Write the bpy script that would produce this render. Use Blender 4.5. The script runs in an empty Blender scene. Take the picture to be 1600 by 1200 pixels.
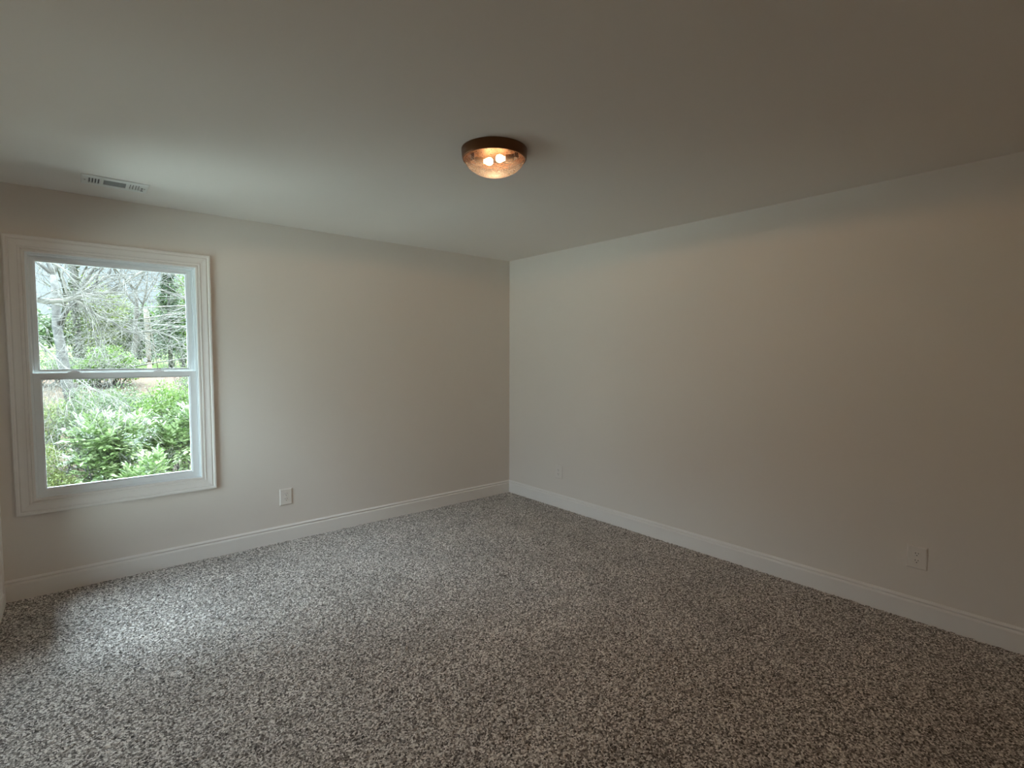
import bpy, bmesh, math, random
import numpy as np
from mathutils import Vector, Matrix

SC = bpy.context.scene
COL = SC.collection
PI = math.pi

# ------------------------------------------------------------------ camera
cam = bpy.data.cameras.new('camera')
cam_o = bpy.data.objects.new('camera', cam)
COL.objects.link(cam_o)
cam.sensor_fit = 'HORIZONTAL'
cam.sensor_width = 36.0
cam.lens = 36.0 * 804.0 / 1600.0
cam.clip_start = 0.05
cam.clip_end = 500
YAW, PITCH, ROLL = 0.70330, -0.055797, 0.002308
_f = Vector((math.sin(YAW) * math.cos(PITCH), math.cos(YAW) * math.cos(PITCH), math.sin(PITCH)))
_r = Vector((math.cos(YAW), -math.sin(YAW), 0))
_u = _r.cross(_f)
rt = _r * math.cos(ROLL) + _u * math.sin(ROLL)
up = -_r * math.sin(ROLL) + _u * math.cos(ROLL)
m = Matrix((rt, up, -_f)).transposed().to_4x4()
m.translation = (-3.5023, -4.1727, 1.4586)
cam_o.matrix_world = m
SC.camera = cam_o

# ------------------------------------------------------------------ view, sky, sun
SC.view_settings.view_transform = 'Standard'
SC.view_settings.look = 'None'
SC.view_settings.exposure = 0.07
SC.view_settings.gamma = 1.0
SC.view_settings.use_curve_mapping = False
SC.cycles.use_denoising = True
SC.cycles.max_bounces = 14
SC.cycles.diffuse_bounces = 10
SC.cycles.transparent_max_bounces = 16
SC.cycles.caustics_reflective = False
SC.cycles.caustics_refractive = False
SC.cycles.sample_clamp_indirect = 6.0

SKY_BASE = 1.15       # hazy blue-white sky over the trees
# added sky glows out of view that brighten the room: (direction, radiance, tightness)
GLOWS = [(Vector((0.70, 0.50, 0.50)).normalized(), 33.0, 4.0),
         (Vector((-0.60, 0.60, 0.50)).normalized(), 9.0, 4.0),
         (Vector((-0.10, 0.86, 0.50)).normalized(), 4.0, 4.0),
         (Vector((-0.34, 0.00, 0.94)).normalized(), 34.0, 4.0),
         (Vector((-0.77, 0.00, 0.64)).normalized(), 4.0, 4.0)]
world = bpy.data.worlds.new('sky')
SC.world = world
world.use_nodes = True
wn = world.node_tree
wn.nodes.clear()
w_out = wn.nodes.new('ShaderNodeOutputWorld')
w_bg = wn.nodes.new('ShaderNodeBackground')
w_tc = wn.nodes.new('ShaderNodeTexCoord')
w_sep = wn.nodes.new('ShaderNodeSeparateXYZ')
w_ramp = wn.nodes.new('ShaderNodeValToRGB')
w_ramp.color_ramp.elements[0].position = 0.0
w_ramp.color_ramp.elements[0].color = (0.76, 0.93, 1.0, 1)
w_ramp.color_ramp.elements[1].position = 0.7
w_ramp.color_ramp.elements[1].color = (0.50, 0.72, 1.0, 1)
wn.links.new(w_tc.outputs['Generated'], w_sep.inputs[0])
wn.links.new(w_sep.outputs['Z'], w_ramp.inputs[0])
wn.links.new(w_ramp.outputs[0], w_bg.inputs['Color'])
w_bg.inputs['Strength'].default_value = SKY_BASE
w_el = wn.nodes.new('ShaderNodeMapRange')       # the added glow starts above the tree line
w_el.interpolation_type = 'SMOOTHSTEP'
w_el.inputs['From Min'].default_value = 0.15
w_el.inputs['From Max'].default_value = 0.55
wn.links.new(w_sep.outputs['Z'], w_el.inputs['Value'])
last = w_bg
for g_dir, g_str, g_pow in GLOWS:
    d_ = wn.nodes.new('ShaderNodeVectorMath'); d_.operation = 'DOT_PRODUCT'
    d_.inputs[1].default_value = g_dir
    wn.links.new(w_tc.outputs['Generated'], d_.inputs[0])
    prev = d_.outputs['Value']
    for op_, val in (('MAXIMUM', 0.0), ('POWER', g_pow), ('MULTIPLY', g_str)):
        n_ = wn.nodes.new('ShaderNodeMath'); n_.operation = op_; n_.inputs[1].default_value = val
        wn.links.new(prev, n_.inputs[0])
        prev = n_.outputs[0]
    n_ = wn.nodes.new('ShaderNodeMath'); n_.operation = 'MULTIPLY'
    wn.links.new(prev, n_.inputs[0])
    if g_dir.y > 0.2: wn.links.new(w_el.outputs[0], n_.inputs[1])
    else: n_.inputs[1].default_value = 1.0
    b_ = wn.nodes.new('ShaderNodeBackground')
    b_.inputs['Color'].default_value = (0.72, 0.88, 1.0, 1)
    wn.links.new(n_.outputs[0], b_.inputs['Strength'])
    a_ = wn.nodes.new('ShaderNodeAddShader')
    wn.links.new(last.outputs[0], a_.inputs[0]); wn.links.new(b_.outputs[0], a_.inputs[1])
    last = a_
wn.links.new(last.outputs[0], w_out.inputs[0])

sun = bpy.data.lights.new('sun', 'SUN')
sun.energy = 6.0
sun.angle = math.radians(2.0)
sun.color = (1.0, 0.95, 0.86)
sun_o = bpy.data.objects.new('sun', sun)
COL.objects.link(sun_o)
sun_o.rotation_euler = Vector((-0.50, 0.62, -1.05)).to_track_quat('-Z', 'Y').to_euler()
sun_o.location = (6, -8, 14)

def portal(name, loc, direction, sx, sz):
    l = bpy.data.lights.new(name, 'AREA')
    l.shape = 'RECTANGLE'
    l.size, l.size_y = sx, sz
    l.cycles.is_portal = True
    o = bpy.data.objects.new(name, l)
    COL.objects.link(o)
    o.location = loc
    o.rotation_euler = Vector(direction).to_track_quat('-Z', 'Z').to_euler()

# ------------------------------------------------------------------ room numbers (metres)
H = 2.44
XL = -3.875          # left wall face
YB = -4.90           # back wall face
TH = 0.14            # wall thickness
W1 = dict(x0=-3.716, x1=-2.842, z0=0.586, z1=2.065)     # opening in the far wall
W2 = dict(a0=-1.15, a1=-0.21, z0=0.17, z1=2.065)       # unseen opening guessed in the left wall (along y), sized for its light

portal('far_window_portal', ((W1['x0'] + W1['x1']) / 2, 0.13, 1.33), (0, -1, 0), 0.86, 1.46)
for _w in (W2,):
    portal('left_window_portal', (XL - 0.13, (_w['a0'] + _w['a1']) / 2, (_w['z0'] + _w['z1']) / 2), (1, 0, 0), _w['a1'] - _w['a0'], _w['z1'] - _w['z0'])

# ------------------------------------------------------------------ helpers
def tagged(o, label=None, cat=None, group=None, kind=None):
    if label: o['label'] = label
    if cat: o['category'] = cat
    if group: o['group'] = group
    if kind: o['kind'] = kind
    return o

def empty(name, loc=(0, 0, 0), parent=None, rot=None):
    o = bpy.data.objects.new(name, None)
    o.empty_display_size = 0.1
    COL.objects.link(o)
    o.location = loc
    if rot: o.rotation_euler = rot
    o.parent = parent
    return o

def mesh_obj(name, verts, faces, mat, parent=None, smooth=False, loc=(0, 0, 0), mats=None, midx=None):
    me = bpy.data.meshes.new(name)
    me.from_pydata([tuple(v) for v in verts], [], [tuple(f) for f in faces])
    for mt in (mats or [mat]):
        me.materials.append(mt)
    if midx is not None:
        me.polygons.foreach_set('material_index', midx)
    if smooth:
        me.polygons.foreach_set('use_smooth', [True] * len(me.polygons))
    me.update()
    o = bpy.data.objects.new(name, me)
    COL.objects.link(o)
    o.location = loc
    o.parent = parent
    return o

def bm_obj(name, bm, mat, parent=None, smooth=False, loc=(0, 0, 0), rot=None):
    bmesh.ops.recalc_face_normals(bm, faces=bm.faces[:])
    me = bpy.data.meshes.new(name)
    bm.to_mesh(me)
    bm.free()
    me.materials.append(mat)
    if smooth:
        me.polygons.foreach_set('use_smooth', [True] * len(me.polygons))
    o = bpy.data.objects.new(name, me)
    COL.objects.link(o)
    o.location = loc
    if rot: o.rotation_euler = rot
    o.parent = parent
    return o

def box(bm, x0, x1, y0, y1, z0, z1, bev=0.0):
    r = bmesh.ops.create_cube(bm, size=1)
    vs = r['verts']
    for v in vs:
        v.co = Vector(((x0 + x1) / 2 + v.co.x * (x1 - x0), (y0 + y1) / 2 + v.co.y * (y1 - y0), (z0 + z1) / 2 + v.co.z * (z1 - z0)))
    if bev > 0:
        es = list({e for v in vs for e in v.link_edges})
        bmesh.ops.bevel(bm, geom=es, offset=bev, segments=2, profile=0.5, affect='EDGES')

def lathe(bm, prof, seg=64):
    """prof: list of (r, z)"""
    rings = []
    for r, z in prof:
        if r < 1e-6:
            rings.append([bm.verts.new((0, 0, z))])
        else:
            rings.append([bm.verts.new((r * math.cos(2 * PI * k / seg), r * math.sin(2 * PI * k / seg), z)) for k in range(seg)])
    for a, b in zip(rings, rings[1:]):
        for k in range(seg):
            k2 = (k + 1) % seg
            if len(a) == 1 and len(b) == 1: continue
            if len(a) == 1: bm.faces.new((a[0], b[k], b[k2]))
            elif len(b) == 1: bm.faces.new((a[k], a[k2], b[0]))
            else: bm.faces.new((a[k], a[k2], b[k2], b[k]))

def picture_frame(bm, a0, a1, z0, z1, prof):
    """A mitred closed frame around a rectangle (local x, z). prof: closed list of (outward, depth y)."""
    rings = []
    for cx, cz, sx, sz in ((a0, z0, -1, -1), (a1, z0, 1, -1), (a1, z1, 1, 1), (a0, z1, -1, 1)):
        rings.append([bm.verts.new((cx + sx * o, y, cz + sz * o)) for o, y in prof])
    n = len(prof)
    for i in range(4):
        A, B = rings[i], rings[(i + 1) % 4]
        for k in range(n):
            k2 = (k + 1) % n
            bm.faces.new((A[k], B[k], B[k2], A[k2]))

# ------------------------------------------------------------------ materials
def new_mat(name):
    mt = bpy.data.materials.new(name)
    mt.use_nodes = True
    nt = mt.node_tree
    return mt, nt, nt.nodes['Principled BSDF']

def simple(name, col, rough=0.5, metal=0.0, spec=0.5, bump=None):
    mt, nt, p = new_mat(name)
    p.inputs['Base Color'].default_value = (*col, 1)
    p.inputs['Roughness'].default_value = rough
    p.inputs['Metallic'].default_value = metal
    p.inputs['Specular IOR Level'].default_value = spec
    if bump:
        scale, strength, dist = bump
        tc = nt.nodes.new('ShaderNodeTexCoord')
        no = nt.nodes.new('ShaderNodeTexNoise')
        no.inputs['Scale'].default_value = scale
        no.inputs['Detail'].default_value = 3
        b = nt.nodes.new('ShaderNodeBump')
        b.inputs['Strength'].default_value = strength
        b.inputs['Distance'].default_value = dist
        nt.links.new(tc.outputs['Object'], no.inputs['Vector'])
        nt.links.new(no.outputs['Fac'], b.inputs['Height'])
        nt.links.new(b.outputs[0], p.inputs['Normal'])
    return mt

M_wall = simple('wall_paint', (0.76, 0.705, 0.65), 0.62, bump=(260, 0.12, 0.0006), spec=0.3)
M_ceil = simple('ceiling_paint', (0.76, 0.72, 0.675), 0.8, bump=(200, 0.15, 0.0008), spec=0.2)
M_trim = simple('trim_paint', (0.82, 0.785, 0.75), 0.35)
M_vinyl = simple('window_vinyl', (0.86, 0.89, 0.90), 0.35)
M_plate = simple('outlet_plastic', (0.77, 0.72, 0.67), 0.35)
M_slot = simple('slot_dark', (0.03, 0.027, 0.025), 0.6)
M_hole = simple('duct_dark', (0.05, 0.05, 0.05), 0.8)
M_vent = simple('vent_enamel', (0.72, 0.72, 0.69), 0.45)
M_damper = simple('damper_metal', (0.36, 0.37, 0.37), 0.5)
M_screw = simple('screw_metal', (0.45, 0.43, 0.40), 0.4, 0.8)
M_bronze = simple('oil_rubbed_bronze', (0.15, 0.070, 0.032), 0.36, 0.8)
M_brass = simple('lamp_holder_brass', (0.34, 0.21, 0.14), 0.5, 0.3)
M_holder = simple('lamp_holder_ceramic', (0.42, 0.27, 0.17), 0.5)
M_siding = simple('siding_paint', (0.45, 0.46, 0.46), 0.7)

def carpet_mat():
    mt, nt, p = new_mat('speckled_carpet')
    tc = nt.nodes.new('ShaderNodeTexCoord')
    vo = nt.nodes.new('ShaderNodeTexVoronoi')
    vo.inputs['Scale'].default_value = 155
    vo.inputs['Randomness'].default_value = 1.0
    wh = nt.nodes.new('ShaderNodeTexNoise')
    wh.inputs['Scale'].default_value = 122
    wh.inputs['Detail'].default_value = 2.5
    wh.inputs['Roughness'].default_value = 0.6
    big = nt.nodes.new('ShaderNodeTexNoise')
    big.inputs['Scale'].default_value = 3.0
    big.inputs['Detail'].default_value = 3
    sep = nt.nodes.new('ShaderNodeSeparateColor')
    for t in (vo, wh, big):
        nt.links.new(tc.outputs['Object'], t.inputs['Vector'])
    nt.links.new(vo.outputs['Color'], sep.inputs[0])
    mix = nt.nodes.new('ShaderNodeMath'); mix.operation = 'MULTIPLY_ADD'
    nt.links.new(sep.outputs['Red'], mix.inputs[0])
    mix.inputs[1].default_value = 0.55
    sub = nt.nodes.new('ShaderNodeMath'); sub.operation = 'MULTIPLY'
    nt.links.new(wh.outputs['Fac'], sub.inputs[0]); sub.inputs[1].default_value = 0.55
    nt.links.new(sub.outputs[0], mix.inputs[2])
    ramp = nt.nodes.new('ShaderNodeValToRGB')
    cr = ramp.color_ramp
    cr.elements[0].position = 0.26; cr.elements[0].color = (0.022, 0.016, 0.012, 1)
    cr.elements[1].position = 0.80; cr.elements[1].color = (0.84, 0.79, 0.74, 1)
    e = cr.elements.new(0.40); e.color = (0.14, 0.115, 0.098, 1)
    e = cr.elements.new(0.60); e.color = (0.40, 0.355, 0.315, 1)
    nt.links.new(mix.outputs[0], ramp.inputs[0])
    hsv = nt.nodes.new('ShaderNodeHueSaturation')
    mr = nt.nodes.new('ShaderNodeMapRange')
    mr.inputs['From Min'].default_value = 0.3; mr.inputs['From Max'].default_value = 0.7
    mr.inputs['To Min'].default_value = 0.90; mr.inputs['To Max'].default_value = 1.12
    nt.links.new(big.outputs['Fac'], mr.inputs['Value'])
    nt.links.new(mr.outputs[0], hsv.inputs['Value'])
    nt.links.new(ramp.outputs[0], hsv.inputs['Color'])
    nt.links.new(hsv.outputs[0], p.inputs['Base Color'])
    b = nt.nodes.new('ShaderNodeBump')
    b.inputs['Strength'].default_value = 0.55
    b.inputs['Distance'].default_value = 0.006
    nt.links.new(mix.outputs[0], b.inputs['Height'])
    nt.links.new(b.outputs[0], p.inputs['Normal'])
    p.inputs['Roughness'].default_value = 0.95
    p.inputs['Specular IOR Level'].default_value = 0.1
    p.inputs['Sheen Weight'].default_value = 0.25
    p.inputs['Sheen Roughness'].default_value = 0.6
    return mt
M_carpet = carpet_mat()

def glass_mat(name, tint, gloss, rough=0.0, bump=None, glossmix=None):
    mt = bpy.data.materials.new(name)
    mt.use_nodes = True
    nt = mt.node_tree
    nt.nodes.clear()
    out = nt.nodes.new('ShaderNodeOutputMaterial')
    tr = nt.nodes.new('ShaderNodeBsdfTransparent')
    tr.inputs[0].default_value = (*tint, 1)
    gl = nt.nodes.new('ShaderNodeBsdfGlossy')
    gl.inputs['Roughness'].default_value = rough
    mx = nt.nodes.new('ShaderNodeMixShader')
    lw = nt.nodes.new('ShaderNodeFresnel')
    lw.inputs['IOR'].default_value = 1.45
    mul = nt.nodes.new('ShaderNodeMath'); mul.operation = 'MULTIPLY'
    mul.inputs[1].default_value = gloss
    nt.links.new(lw.outputs[0], mul.inputs[0])
    nt.links.new(mul.outputs[0], mx.inputs[0])
    nt.links.new(tr.outputs[0], mx.inputs[1])
    nt.links.new(gl.outputs[0], mx.inputs[2])
    nt.links.new(mx.outputs[0], out.inputs[0])
    if bump:
        # the seeded glass scatters a little light
        sc_ = nt.nodes.new('ShaderNodeBsdfTranslucent')
        sc_.inputs[0].default_value = (0.9, 0.85, 0.8, 1)
        m2_ = nt.nodes.new('ShaderNodeMixShader')
        m2_.inputs[0].default_value = 0.008
        nt.links.new(mx.outputs[0], m2_.inputs[1]); nt.links.new(sc_.outputs[0], m2_.inputs[2])
        nt.links.new(m2_.outputs[0], out.inputs[0])
        tc = nt.nodes.new('ShaderNodeTexCoord')
        vo = nt.nodes.new('ShaderNodeTexVoronoi')
        vo.inputs['Scale'].default_value = bump
        b = nt.nodes.new('ShaderNodeBump')
        b.inputs['Strength'].default_value = 1.0
        b.inputs['Distance'].default_value = 0.01
        nt.links.new(tc.outputs['Object'], vo.inputs['Vector'])
        nt.links.new(vo.outputs['Distance'], b.inputs['Height'])
        nt.links.new(b.outputs[0], gl.inputs['Normal'])
        nt.links.new(b.outputs[0], lw.inputs['Normal'])
        # seeds (air bubbles) leave small darker dots in the glass itself
        ramp = nt.nodes.new('ShaderNodeValToRGB')
        ramp.color_ramp.elements[0].position = 0.12
        ramp.color_ramp.elements[0].color = (0.42, 0.32, 0.24, 1)
        ramp.color_ramp.elements[1].position = 0.34
        ramp.color_ramp.elements[1].color = (*tint, 1)
        nt.links.new(vo.outputs['Distance'], ramp.inputs[0])
        nt.links.new(ramp.outputs[0], tr.inputs[0])
    return mt
M_glass = glass_mat('window_glass', (0.97, 0.99, 0.985), 1.0)
M_bowl = glass_mat('seeded_bowl_glass', (0.96, 0.92, 0.86), 1.6, 0.12, bump=115)

def emit_mat(name, col, s):
    mt = bpy.data.materials.new(name)
    mt.use_nodes = True
    nt = mt.node_tree
    nt.nodes.clear()
    out = nt.nodes.new('ShaderNodeOutputMaterial')
    em = nt.nodes.new('ShaderNodeEmission')
    em.inputs[0].default_value = (*col, 1)
    em.inputs[1].default_value = s
    nt.links.new(em.outputs[0], out.inputs[0])
    return mt
M_bulb = emit_mat('glowing_bulb', (1.0, 0.64, 0.34), 22.0)

def leaf_mat(name, c0, c1, rough=0.4, trans=0.35, spec=0.5):
    """colour varies leaf by leaf"""
    c0 = [v * 0.85 for v in c0]; c1 = [v * 0.85 for v in c1]
    mt, nt, p = new_mat(name)
    out = nt.nodes['Material Output']
    ge = nt.nodes.new('ShaderNodeNewGeometry')
    ramp = nt.nodes.new('ShaderNodeValToRGB')
    ramp.color_ramp.elements[0].color = (*c0, 1)
    ramp.color_ramp.elements[1].color = (*c1, 1)
    nt.links.new(ge.outputs['Random Per Island'], ramp.inputs[0])
    nt.links.new(ramp.outputs[0], p.inputs['Base Color'])
    p.inputs['Roughness'].default_value = rough
    p.inputs['Specular IOR Level'].default_value = spec
    t = nt.nodes.new('ShaderNodeBsdfTranslucent')
    nt.links.new(ramp.outputs[0], t.inputs[0])
    mx = nt.nodes.new('ShaderNodeMixShader')
    mx.inputs[0].default_value = trans
    nt.links.new(p.outputs[0], mx.inputs[1])
    nt.links.new(t.outputs[0], mx.inputs[2])
    nt.links.new(mx.outputs[0], out.inputs[0])
    return mt
def bark_mat(name, c0, c1, scale=6):
    c0 = [v * 0.85 for v in c0]; c1 = [v * 0.85 for v in c1]
    mt, nt, p = new_mat(name)
    tc = nt.nodes.new('ShaderNodeTexCoord')
    no = nt.nodes.new('ShaderNodeTexNoise')
    no.inputs['Scale'].default_value = scale
    no.inputs['Detail'].default_value = 6
    ramp = nt.nodes.new('ShaderNodeValToRGB')
    ramp.color_ramp.elements[0].position = 0.35
    ramp.color_ramp.elements[0].color = (*c0, 1)
    ramp.color_ramp.elements[1].position = 0.65
    ramp.color_ramp.elements[1].color = (*c1, 1)
    nt.links.new(tc.outputs['Object'], no.inputs['Vector'])
    nt.links.new(no.outputs['Fac'], ramp.inputs[0])
    nt.links.new(ramp.outputs[0], p.inputs['Base Color'])
    p.inputs['Roughness'].default_value = 0.85
    return mt

# outdoor surfaces
M_laurel = leaf_mat('laurel_leaf', (0.085, 0.155, 0.035), (0.34, 0.42, 0.22), 0.22, 0.2, 0.9)  # pale end of the range paints sky and sun highlights on the leaves
M_bright = leaf_mat('spring_leaf', (0.09, 0.165, 0.03), (0.215, 0.32, 0.09), 0.4, 0.4)
M_yellow = leaf_mat('budding_leaf', (0.12, 0.155, 0.035), (0.25, 0.29, 0.10), 0.5, 0.4)
M_dark = leaf_mat('conifer_needle', (0.03, 0.06, 0.025), (0.09, 0.14, 0.06), 0.5, 0.2)
M_ivy = leaf_mat('ivy_leaf', (0.05, 0.075, 0.03), (0.13, 0.15, 0.08), 0.4, 0.2)
M_thick = leaf_mat('thicket_leaf', (0.07, 0.12, 0.045), (0.16, 0.22, 0.10), 0.45, 0.35)
M_bark = bark_mat('grey_bark', (0.05, 0.050, 0.045), (0.125, 0.122, 0.11))
M_pale = bark_mat('pale_bark', (0.085, 0.082, 0.070), (0.21, 0.20, 0.175))
M_pole = bark_mat('weathered_pole_wood', (0.14, 0.125, 0.09), (0.27, 0.245, 0.18), 3)
M_sign = simple('sign_white', (0.30, 0.31, 0.33), 0.5)
M_reflector = simple('pole_sleeve_yellow', (0.36, 0.31, 0.12), 0.5)

def ground_mat():
    mt, nt, p = new_mat('sloping_ground')
    ge = nt.nodes.new('ShaderNodeNewGeometry')
    sep = nt.nodes.new('ShaderNodeSeparateXYZ')
    nt.links.new(ge.outputs['Position'], sep.inputs[0])
    # bands by distance from the house: leaf litter, red clay, lawn
    n1 = nt.nodes.new('ShaderNodeTexNoise'); n1.inputs['Scale'].default_value = 14; n1.inputs['Detail'].default_value = 6
    n2 = nt.nodes.new('ShaderNodeTexNoise'); n2.inputs['Scale'].default_value = 0.7; n2.inputs['Detail'].default_value = 3
    nt.links.new(ge.outputs['Position'], n1.inputs['Vector'])
    nt.links.new(ge.outputs['Position'], n2.inputs['Vector'])
    litter = nt.nodes.new('ShaderNodeValToRGB')
    litter.color_ramp.elements[0].position = 0.35; litter.color_ramp.elements[0].color = (0.06, 0.045, 0.03, 1)
    litter.color_ramp.elements[1].position = 0.65; litter.color_ramp.elements[1].color = (0.095, 0.07, 0.05, 1)
    grass = nt.nodes.new('ShaderNodeValToRGB')
    grass.color_ramp.elements[0].position = 0.3; grass.color_ramp.elements[0].color = (0.075, 0.12, 0.03, 1)
    grass.color_ramp.elements[1].position = 0.7; grass.color_ramp.elements[1].color = (0.09, 0.125, 0.035, 1)
    nt.links.new(n1.outputs['Fac'], litter.inputs[0]); nt.links.new(n1.outputs['Fac'], grass.inputs[0])
    add = nt.nodes.new('ShaderNodeMath'); add.operation = 'MULTIPLY_ADD'
    nt.links.new(n2.outputs['Fac'], add.inputs[0]); add.inputs[1].default_value = 2.0
    nt.links.new(sep.outputs['Y'], add.inputs[2])
    def step(a, b):
        r = nt.nodes.new('ShaderNodeMapRange')
        r.inputs['From Min'].default_value = a; r.inputs['From Max'].default_value = b
        nt.links.new(add.outputs[0], r.inputs['Value'])
        return r
    s1, s2 = step(17.5, 18.2), step(20.4, 21.2)
    m1 = nt.nodes.new('ShaderNodeMixRGB'); m2 = nt.nodes.new('ShaderNodeMixRGB')
    nt.links.new(s1.outputs[0], m1.inputs[0]); nt.links.new(litter.outputs[0], m1.inputs[1])
    m1.inputs[2].default_value = (0.10, 0.060, 0.042, 1)
    nt.links.new(s2.outputs[0], m2.inputs[0]); nt.links.new(m1.outputs[0], m2.inputs[1]); nt.links.new(grass.outputs[0], m2.inputs[2])
    # unseen pale ground around the house, added to bounce daylight onto the ceiling
    side = nt.nodes.new('ShaderNodeMapRange')
    side.inputs['From Min'].default_value = 5.0; side.inputs['From Max'].default_value = 4.2
    nt.links.new(sep.outputs['Y'], side.inputs['Value'])
    m3 = nt.nodes.new('ShaderNodeMixRGB')
    nt.links.new(side.outputs[0], m3.inputs[0]); nt.links.new(m2.outputs[0], m3.inputs[1])
    m3.inputs[2].default_value = (0.50, 0.52, 0.46, 1)   # pale bounce colour of the added ground
    nt.links.new(m3.outputs[0], p.inputs['Base Color'])
    p.inputs['Roughness'].default_value = 0.95
    p.inputs['Specular IOR Level'].default_value = 0.1
    return mt
M_ground = ground_mat()

# ------------------------------------------------------------------ room shell
def wall_with_hole(name, length_axis, a0, a1, face, thick_dir, hole, mat):
    """solid wall slab, top view along a (x or y); hole in (a, z)."""
    bm = bmesh.new()
    f0, f1 = sorted((face, face + thick_dir * TH))
    def b(p0, p1, z0, z1):
        if length_axis == 'x': box(bm, p0, p1, f0, f1, z0, z1)
        else: box(bm, f0, f1, p0, p1, z0, z1)
    cur = a0
    for h0, h1, z0, z1 in sorted(hole or []):
        b(cur, h0, -0.12, H)
        b(h0, h1, -0.12, z0); b(h0, h1, z1, H)
        cur = h1
    b(cur, a1, -0.12, H)
    return tagged(bm_obj(name, bm, mat), kind='structure')

wall_with_hole('wall_far', 'x', XL - TH, TH, 0.0, 1, [(W1['x0'], W1['x1'], W1['z0'], W1['z1'])], M_wall)
wall_with_hole('wall_left', 'y', YB - TH, 0.0, XL, -1, [(w['a0'], w['a1'], w['z0'], w['z1']) for w in (W2,)], M_wall)
wall_with_hole('wall_right', 'y', YB - TH, 0.0, 0.0, 1, None, M_wall)
wall_with_hole('wall_back', 'x', XL, 0.0, YB, -1, None, M_wall)
bm = bmesh.new(); box(bm, XL - TH, TH, YB - TH, TH, H, H + 0.25)
tagged(bm_obj('ceiling', bm, M_ceil), kind='structure')

# carpet: a fine tufted relief of its own
def carpet():
    rng = np.random.default_rng(3)
    x0, x1, y0, y1 = XL, 0.0, YB, 0.0
    nx, ny = 520, 640
    X, Y = np.meshgrid(np.linspace(x0, x1, nx), np.linspace(y0, y1, ny))
    Z = rng.random((ny, nx)) * 0.0075 - 0.0045
    jx = (rng.random((ny, nx)) - 0.5) * 0.005
    jy = (rng.random((ny, nx)) - 0.5) * 0.005
    jx[:, 0] = jx[:, -1] = 0; jy[0] = jy[-1] = 0
    V = np.stack([X + jx, Y + jy, Z], -1).reshape(-1, 3).astype(np.float32)
    i = np.arange((ny - 1) * (nx - 1)); r, c = divmod(i, nx - 1)
    a = r * nx + c
    F = np.stack([a, a + 1, a + nx + 1, a + nx], -1).astype(np.int32)
    me = bpy.data.meshes.new('floor')
    me.vertices.add(len(V)); me.vertices.foreach_set('co', V.ravel())
    me.loops.add(F.size); me.loops.foreach_set('vertex_index', F.ravel())
    me.polygons.add(len(F)); me.polygons.foreach_set('loop_start', np.arange(0, F.size, 4, dtype=np.int32))
    me.polygons.foreach_set('use_smooth', np.ones(len(F), dtype=bool))
    me.update(calc_edges=True); me.validate()
    me.materials.append(M_carpet)
    o = bpy.data.objects.new('floor', me); COL.objects.link(o)
    return tagged(o, kind='structure')
carpet()
bm = bmesh.new(); box(bm, XL - TH, TH, YB - TH, TH, -0.30, -0.12)
tagged(bm_obj('floor_slab', bm, M_siding), kind='structure')

BASE = [(0, -0.02), (0.0145, -0.02), (0.0145, 0.0945), (0.0130, 0.0990), (0.0085, 0.1030), (0.0050, 0.1050), (0.0050, 0.1085),
        (0.0100, 0.1105), (0.0120, 0.1145), (0.0105, 0.1190), (0.0065, 0.1235), (0.0045, 0.1270), (0, 0.1275)]
def baseboard(name, p0, p1, nrm, e0, e1):
    """p0->p1 along the wall foot, nrm into the room; e0/e1 = mitre sign at the ends (1 = inside corner)"""
    p0, p1, nrm = Vector(p0), Vector(p1), Vector(nrm)
    d = (p1 - p0).normalized()
    bm = bmesh.new()
    A = [bm.verts.new(p0 + nrm * t + d * (t * e0) + Vector((0, 0, z))) for t, z in BASE]
    B = [bm.verts.new(p1 + nrm * t - d * (t * e1) + Vector((0, 0, z))) for t, z in BASE]
    for k in range(len(BASE)):
        k2 = (k + 1) % len(BASE)
        bm.faces.new((A[k], B[k], B[k2], A[k2]))
    bm.faces.new(A); bm.faces.new(B[::-1])
    return tagged(bm_obj(name, bm, M_trim), kind='structure')
baseboard('baseboard_far', (XL, 0, 0), (0, 0, 0), (0, -1, 0), 1, 1)
baseboard('baseboard_right', (0, 0, 0), (0, YB, 0), (-1, 0, 0), 1, 1)
baseboard('baseboard_left', (XL, YB, 0), (XL, 0, 0), (1, 0, 0), 1, 1)
baseboard('baseboard_back', (0, YB, 0), (XL, YB, 0), (0, 1, 0), 1, 1)

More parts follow.
